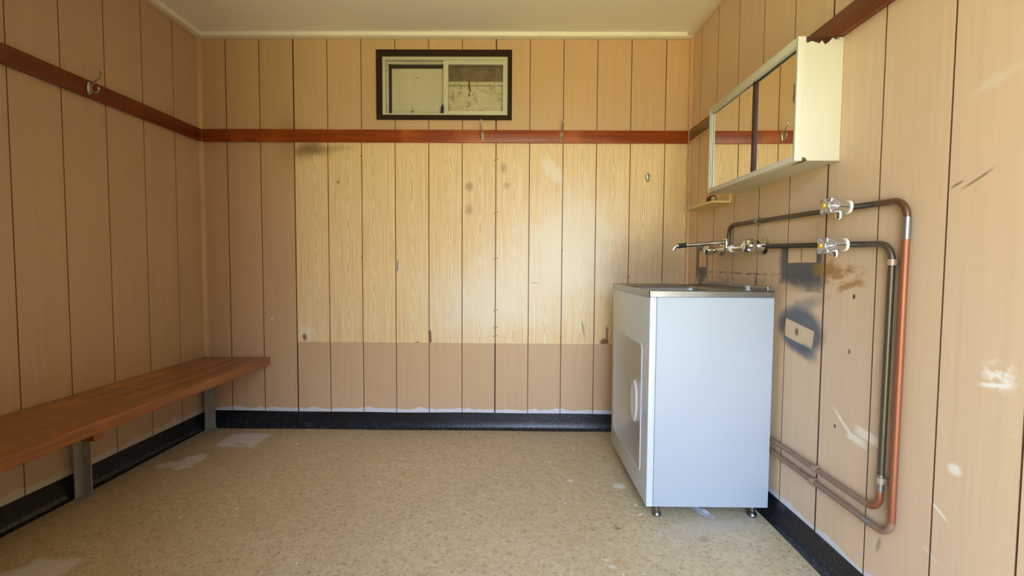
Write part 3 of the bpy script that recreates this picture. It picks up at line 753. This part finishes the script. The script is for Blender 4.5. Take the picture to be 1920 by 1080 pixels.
# ------------------------------------------------------------------ water pipes
PX = W - .0105
def pipe(label, pts, bend, r, cuts, clips, marks=()):
    path = fillet(pts, bend, 10)
    total = sum((b - a).length for a, b in zip(path, path[1:]))
    mid = path[len(path) // 2]
    t = thing('water_pipe', label, 'pipe', tuple(path[0]))
    s = 0
    for name, length, mat, k, lab in cuts:
        e = total if length is None else s + length
        bm = bmesh.new(); tube(bm, cut_path(path, s, e), r * k, 16); part(name, bm, M[mat], t, lab); s = e
    for (y, z, along, tail) in clips:
        bm = bmesh.new(); n = 14
        ax = Vector((0, 0, 1)) if along == 'z' else Vector((0, 1, 0)); sd = Vector((0, 1, 0)) if along == 'z' else Vector((0, 0, 1))
        c = Vector((PX, y, z)); ro, ri = r + .0035, r + .0006
        sec = []
        for rad, rng in ((ro, range(n + 1)), (ri, range(n, -1, -1))):
            for k in rng:
                a = PI * k / n; sec.append((math.cos(a) * rad, -math.sin(a) * rad))
            if rad == ro: sec.append((-ro, W - .001 - PX)); sec.append((-ri, W - .001 - PX))
        sec += [(ri, W - .001 - PX), (ro, W - .001 - PX)]
        loft(bm, [[c + sd * p[0] + Vector((1, 0, 0)) * p[1] + ax * h for p in sec] for h in (-.008, .008)])
        for sgn in tail:
            a = c + sd * sgn * ro + Vector((W - .003 - PX, 0, 0)); b_ = a + sd * sgn * (.022 if along == 'z' else .012)
            lo = [min(a[i], b_[i]) for i in range(3)]; hi = [max(a[i], b_[i]) for i in range(3)]
            for i in range(3):
                if abs(ax[i]) > .5: lo[i] -= .008 if along == 'z' else .005; hi[i] += .008 if along == 'z' else .005
            hi[0] = W - .0005; lo[0] = W - .003; box(bm, lo, hi)
            q = (a + b_) / 2; lathe(bm, (W - .003, q[1], q[2]), (-1, 0, 0), [(0, .0045), (.0015, .004), (.0022, .0015)], 10)
        part('pipe_clip', bm, M['clip'], t)
    return t
hl = lambda a, b: abs(a - b)
p1 = pipe('outer copper pipe looping from the low wall run up over the upper tap',
     [(PX, -.33, .268), (PX, -1.522, .263), (PX, -1.527, 1.130), (PX, -.545, 1.149), (PX, -.543, 1.038), (W - .031, -.543, 1.038)], .045, .0085,
     [('painted_run', 1.10, 'pipe_paint', 1., 'low run in brown paint'), ('solder_joint', .028, 'solder', 1.10, None), ('painted_run', .085, 'pipe_paint', 1., None),
      ('copper_run', .728, 'copper', 1., 'bright copper riser'), ('solder_joint', .055, 'solder', 1.12, None), ('bend', .125, 'copper_dull', 1., 'tarnished top bend'), ('black_run', .10, 'pipe_black', 1., None), ('bronze_run', None, 'pipe_bronze', .95, None)],
     [(-1.208, .2643, 'y', ()), (-.802, 1.144, 'y', (1, -1))])
p2 = pipe('inner dark pipe rising beside the copper one to the lower tap',
     [(PX, -.33, .310), (PX, -1.480, .309), (PX, -1.486, 1.022), (PX, -.877, 1.040)], .045, .0085,
     [('painted_run', 1.115, 'pipe_paint', 1., 'low run in brown paint'), ('bend', .075, 'copper', 1., 'copper bend'), ('solder_joint', .045, 'solder', 1.12, None), ('bronze_run', .555, 'pipe_bronze', 1., 'dark bronze riser'), ('bend', .12, 'pipe_bronze', 1., None), ('black_run', None, 'pipe_black', 1., None)],
     [(-1.217, .3093, 'y', ()), (-1.4857, .974, 'z', (-1,)), (-1.4815, .398, 'z', (-1,))])

# ------------------------------------------------------------------ taps
def stop_tap(y, z, label, dz, sp):
    t = thing('tap', label, 'tap', (PX, y, z), 'chrome stop taps')
    A = Vector((-1, 0, dz)).normalized(); b = Vector((PX - .007, y, z))
    bm = bmesh.new(); lathe(bm, b, A, [(-.002, .012), (.002, .0160), (.012, .0168), (.030, .0168), (.039, .0180), (.043, .0185), (.046, .015)], 24); part('body', bm, M['chrome'], t)
    bm = bmesh.new(); lathe(bm, b + A * .001, A, [(0, .0165), (.0008, .0195), (.0065, .0195), (.0075, .0168)], 28); part('collar', bm, M['white_plastic'], t, 'white plastic collar')
    bm = bmesh.new(); q = b + A * .027
    lathe(bm, q, (0, 0, -1), [(.004, .0095), (.018, .0095), (.0195, .0128), (.025, .0128), (.0255, .0105), (.034, .0102), (.035, .0075), (.031, .007)], 20); part('spout', bm, M['chrome'], t)
    hd = bmesh.new(); u = Vector((0, 1, 0)); v = A.cross(u).normalized(); h0 = b + A * .039; n = 48; loops = []
    for d, r0, lob in ((0, .0195, 0.), (.004, .0205, .001), (.012, .0215, .004), (.022, .0225, .0085), (.028, .0225, .0100), (.032, .0190, .0085), (.033, .011, .002)):
        loops.append([h0 + A * d + (u * math.cos(2 * PI * i / n) + v * math.sin(2 * PI * i / n)) * (r0 + lob * math.cos(4 * (2 * PI * i / n) + PI)) for i in range(n)])
    loft(hd, loops); hn = part('handle', hd, M['acrylic'], t, 'clear four-lobed handle', 50)
    bm = bmesh.new(); lathe(bm, h0 + A * .0335, A, [(0, .0085), (.003, .0080), (.006, .006), (.0075, .002)], 18); part('button', bm, M['yellow_plastic'], hn, 'amber button')
    return t
stop_tap(-1.331, 1.134, 'chrome tap with clear handle on the upper pipe, top right', .06, 1)
stop_tap(-1.322, 1.027, 'chrome tap with clear handle on the lower pipe, beside the sprayed outline', -.06, 1)

t = thing('mixer_tap', 'chrome wall mixer with a long thin spout over the laundry tub', 'tap', (W, -.66, 1.04))
BX = W - .042
bm = bmesh.new(); tube(bm, [(BX, -.455, 1.037), (BX, -.60, 1.038), (BX, -.70, 1.039), (BX, -.845, 1.042)], [.0105, .0105, .0095, .0095], 18); part('body', bm, M['chrome'], t)
def valve(y, z, big, lab):
    k = 1.08 if big else .92
    bm = bmesh.new(); lathe(bm, (W - .0008, y, z), (-1, 0, 0), [(0, .031 * k), (.003, .031 * k), (.006, .026 * k), (.010, .0205 * k), (.030, .0195 * k), (.032, .0215 * k), (.040, .0205 * k)], 28); part('flange', bm, M['chrome'], t)
    bm = bmesh.new(); n = 48; loops = []
    for d, r0, lob in ((.039, .012, 0), (.042, .019, .001), (.050, .0245, .0022), (.062, .0265, .0026), (.074, .0245, .0022), (.083, .0175, .001), (.085, .008, 0)):
        loops.append([(W - d, y + k * (r0 + lob * math.cos(6 * 2 * PI * i / n)) * math.cos(2 * PI * i / n), z + k * (r0 + lob * math.cos(6 * 2 * PI * i / n)) * math.sin(2 * PI * i / n)) for i in range(n)])
    loft(bm, loops); part('handle', bm, M['chrome'], t, lab, 60)
valve(-.842, 1.043, True, 'large ribbed chrome knob nearest the camera'); valve(-.450, 1.038, False, 'smaller chrome knob near the back corner')
bm = bmesh.new(); lathe(bm, (BX, -.640, 1.0385), (0, -1, 0), [(0, .0115), (.001, .0155), (.012, .0155), (.013, .0115)], 20); part('collar', bm, M['white_plastic'], t, 'white collar ring')
bm = bmesh.new(); lathe(bm, (W - .046, -.600, 1.022), (0, 0, 1), [(0, .010), (.004, .0125), (.060, .0125), (.064, .0105), (.066, .004)], 22); part('swivel_post', bm, M['chrome'], t)
arm = [(W - .05, -.600, 1.070), (2.70, -.600, 1.066), (2.565, -.600, 1.054)]
bm = bmesh.new(); tube(bm, arm, [.0095, .0085, .0085], 18); arm_o = part('spout', bm, M['chrome'], t)
bm = bmesh.new(); tube(bm, [(2.569, -.600, 1.0545), (2.535, -.600, 1.052)], .0102, 18); part('spout_sleeve', bm, M['black_rubber'], arm_o, 'black rubber sleeve')
bm = bmesh.new(); tube(bm, fillet([(2.540, -.600, 1.052), (2.522, -.600, 1.0505), (2.511, -.600, 1.030)], .014), .0082, 18); part('spout_tip', bm, M['chrome'], arm_o)

# ------------------------------------------------------------------ torn wrapper under the tub
t = None
bm = bmesh.new()
pp = [(2.505, -.876), (2.520, -.880), (2.537, -.900), (2.560, -.925), (2.578, -.948), (2.570, -.955), (2.548, -.950), (2.527, -.925)]
zz = [.006, .012, .020, .014, .004, .001, .002, .004]
c = bm.verts.new((2.538, -.918, .010)); vs = [bm.verts.new((p[0], p[1], z)) for p, z in zip(pp, zz)]
for a, b in zip(vs, vs[1:] + vs[:1]): bm.faces.new((c, a, b))
bmesh.ops.subdivide_edges(bm, edges=bm.edges[:], cuts=2, use_grid_fill=True)
for v in bm.verts: v.co.z = max(.001, v.co.z + random.uniform(-.0025, .0025))
bmesh.ops.solidify(bm, geom=bm.faces[:], thickness=.0008)
tag(obj('wrapper', bm, M['foil']), 'crumpled grey wrapper on the floor under the laundry tub', 'litter')

# ------------------------------------------------------------------ light: daylight through the doorway behind the camera
wd = bpy.data.worlds.new('daylight'); bpy.context.scene.world = wd; wd.use_nodes = True
nt = wd.node_tree; bg = nt.nodes['Background']
tc = nt.nodes.new('ShaderNodeTexCoord'); sp = nt.nodes.new('ShaderNodeSeparateXYZ'); nt.links.new(tc.outputs['Generated'], sp.inputs[0])
rz = nt.nodes.new('ShaderNodeValToRGB'); mr = nt.nodes.new('ShaderNodeMapRange'); mr.inputs[1].default_value = -1; mr.inputs[2].default_value = 1
nt.links.new(sp.outputs[2], mr.inputs[0]); nt.links.new(mr.outputs[0], rz.inputs[0])
el = rz.color_ramp.elements
GR = (.90, .82, .38); pts = [(.0, (.48, .44, .18)), (.40, GR), (.49, (.66, .66, .32)), (.53, (.86, 1.0, 1.22)), (.65, (.86, 1.14, 1.66)), (1., (.62, .9, 1.5))]
while len(el) < len(pts): el.new(.5)
for i, (p, c_) in enumerate(pts): el[i].position = p; el[i].color = (*c_, 1)
mx = nt.nodes.new('ShaderNodeMapRange'); mx.interpolation_type = 'SMOOTHSTEP'       # sky strength drops to one side, shaped to keep the left wall dim
mx.inputs[1].default_value = .36; mx.inputs[2].default_value = .58; mx.inputs[3].default_value = 1.0; mx.inputs[4].default_value = .01
nt.links.new(sp.outputs[0], mx.inputs[0])
ml = nt.nodes.new('ShaderNodeMath'); ml.operation = 'MULTIPLY'; ml.inputs[1].default_value = 5.0
nt.links.new(mx.outputs[0], ml.inputs[0]); nt.links.new(rz.outputs[0], bg.inputs[0]); nt.links.new(ml.outputs[0], bg.inputs[1])
pl = bpy.data.lights.new('doorway_portal', 'AREA'); pl.shape = 'RECTANGLE'; pl.size = DOOR[1] - DOOR[0]; pl.size_y = 2.06
pl.cycles.is_portal = True
po = bpy.data.objects.new('doorway_portal', pl); C.objects.link(po)
po.location = ((DOOR[0] + DOOR[1]) / 2, YF - .05, 1.03); po.rotation_euler = (PI / 2, 0, PI)

# ------------------------------------------------------------------ camera
cam = bpy.data.cameras.new('camera'); co = bpy.data.objects.new('camera', cam); C.objects.link(co)
cam.sensor_width = 36; cam.lens = 880.663 / 1920 * 36; cam.clip_start = .02
R_ = ((.9999366, -.00675314, -.00901023), (.00631335, .99882848, -.04797713), (.00932367, .04791721, .99880779))   # rows: world x, z, y; columns: right, up, forward
r = Vector((R_[0][0], R_[2][0], R_[1][0])); u = Vector((R_[0][1], R_[2][1], R_[1][1])); f = Vector((R_[0][2], R_[2][2], R_[1][2]))
co.matrix_world = Matrix(((r.x, u.x, -f.x, 1.81338), (r.y, u.y, -f.y, -2.70957), (r.z, u.z, -f.z, .95987), (0, 0, 0, 1)))
sc = bpy.context.scene; sc.camera = co
sc.view_settings.view_transform = 'Standard'; sc.view_settings.look = 'None'; sc.view_settings.gamma = 1; sc.view_settings.use_curve_mapping = False
sc.view_settings.exposure = 1.0
sc.cycles.max_bounces = 10; sc.cycles.diffuse_bounces = 6; sc.cycles.glossy_bounces = 5; sc.cycles.transmission_bounces = 8
sc.cycles.sample_clamp_indirect = 8; sc.cycles.caustics_reflective = False; sc.cycles.caustics_refractive = False
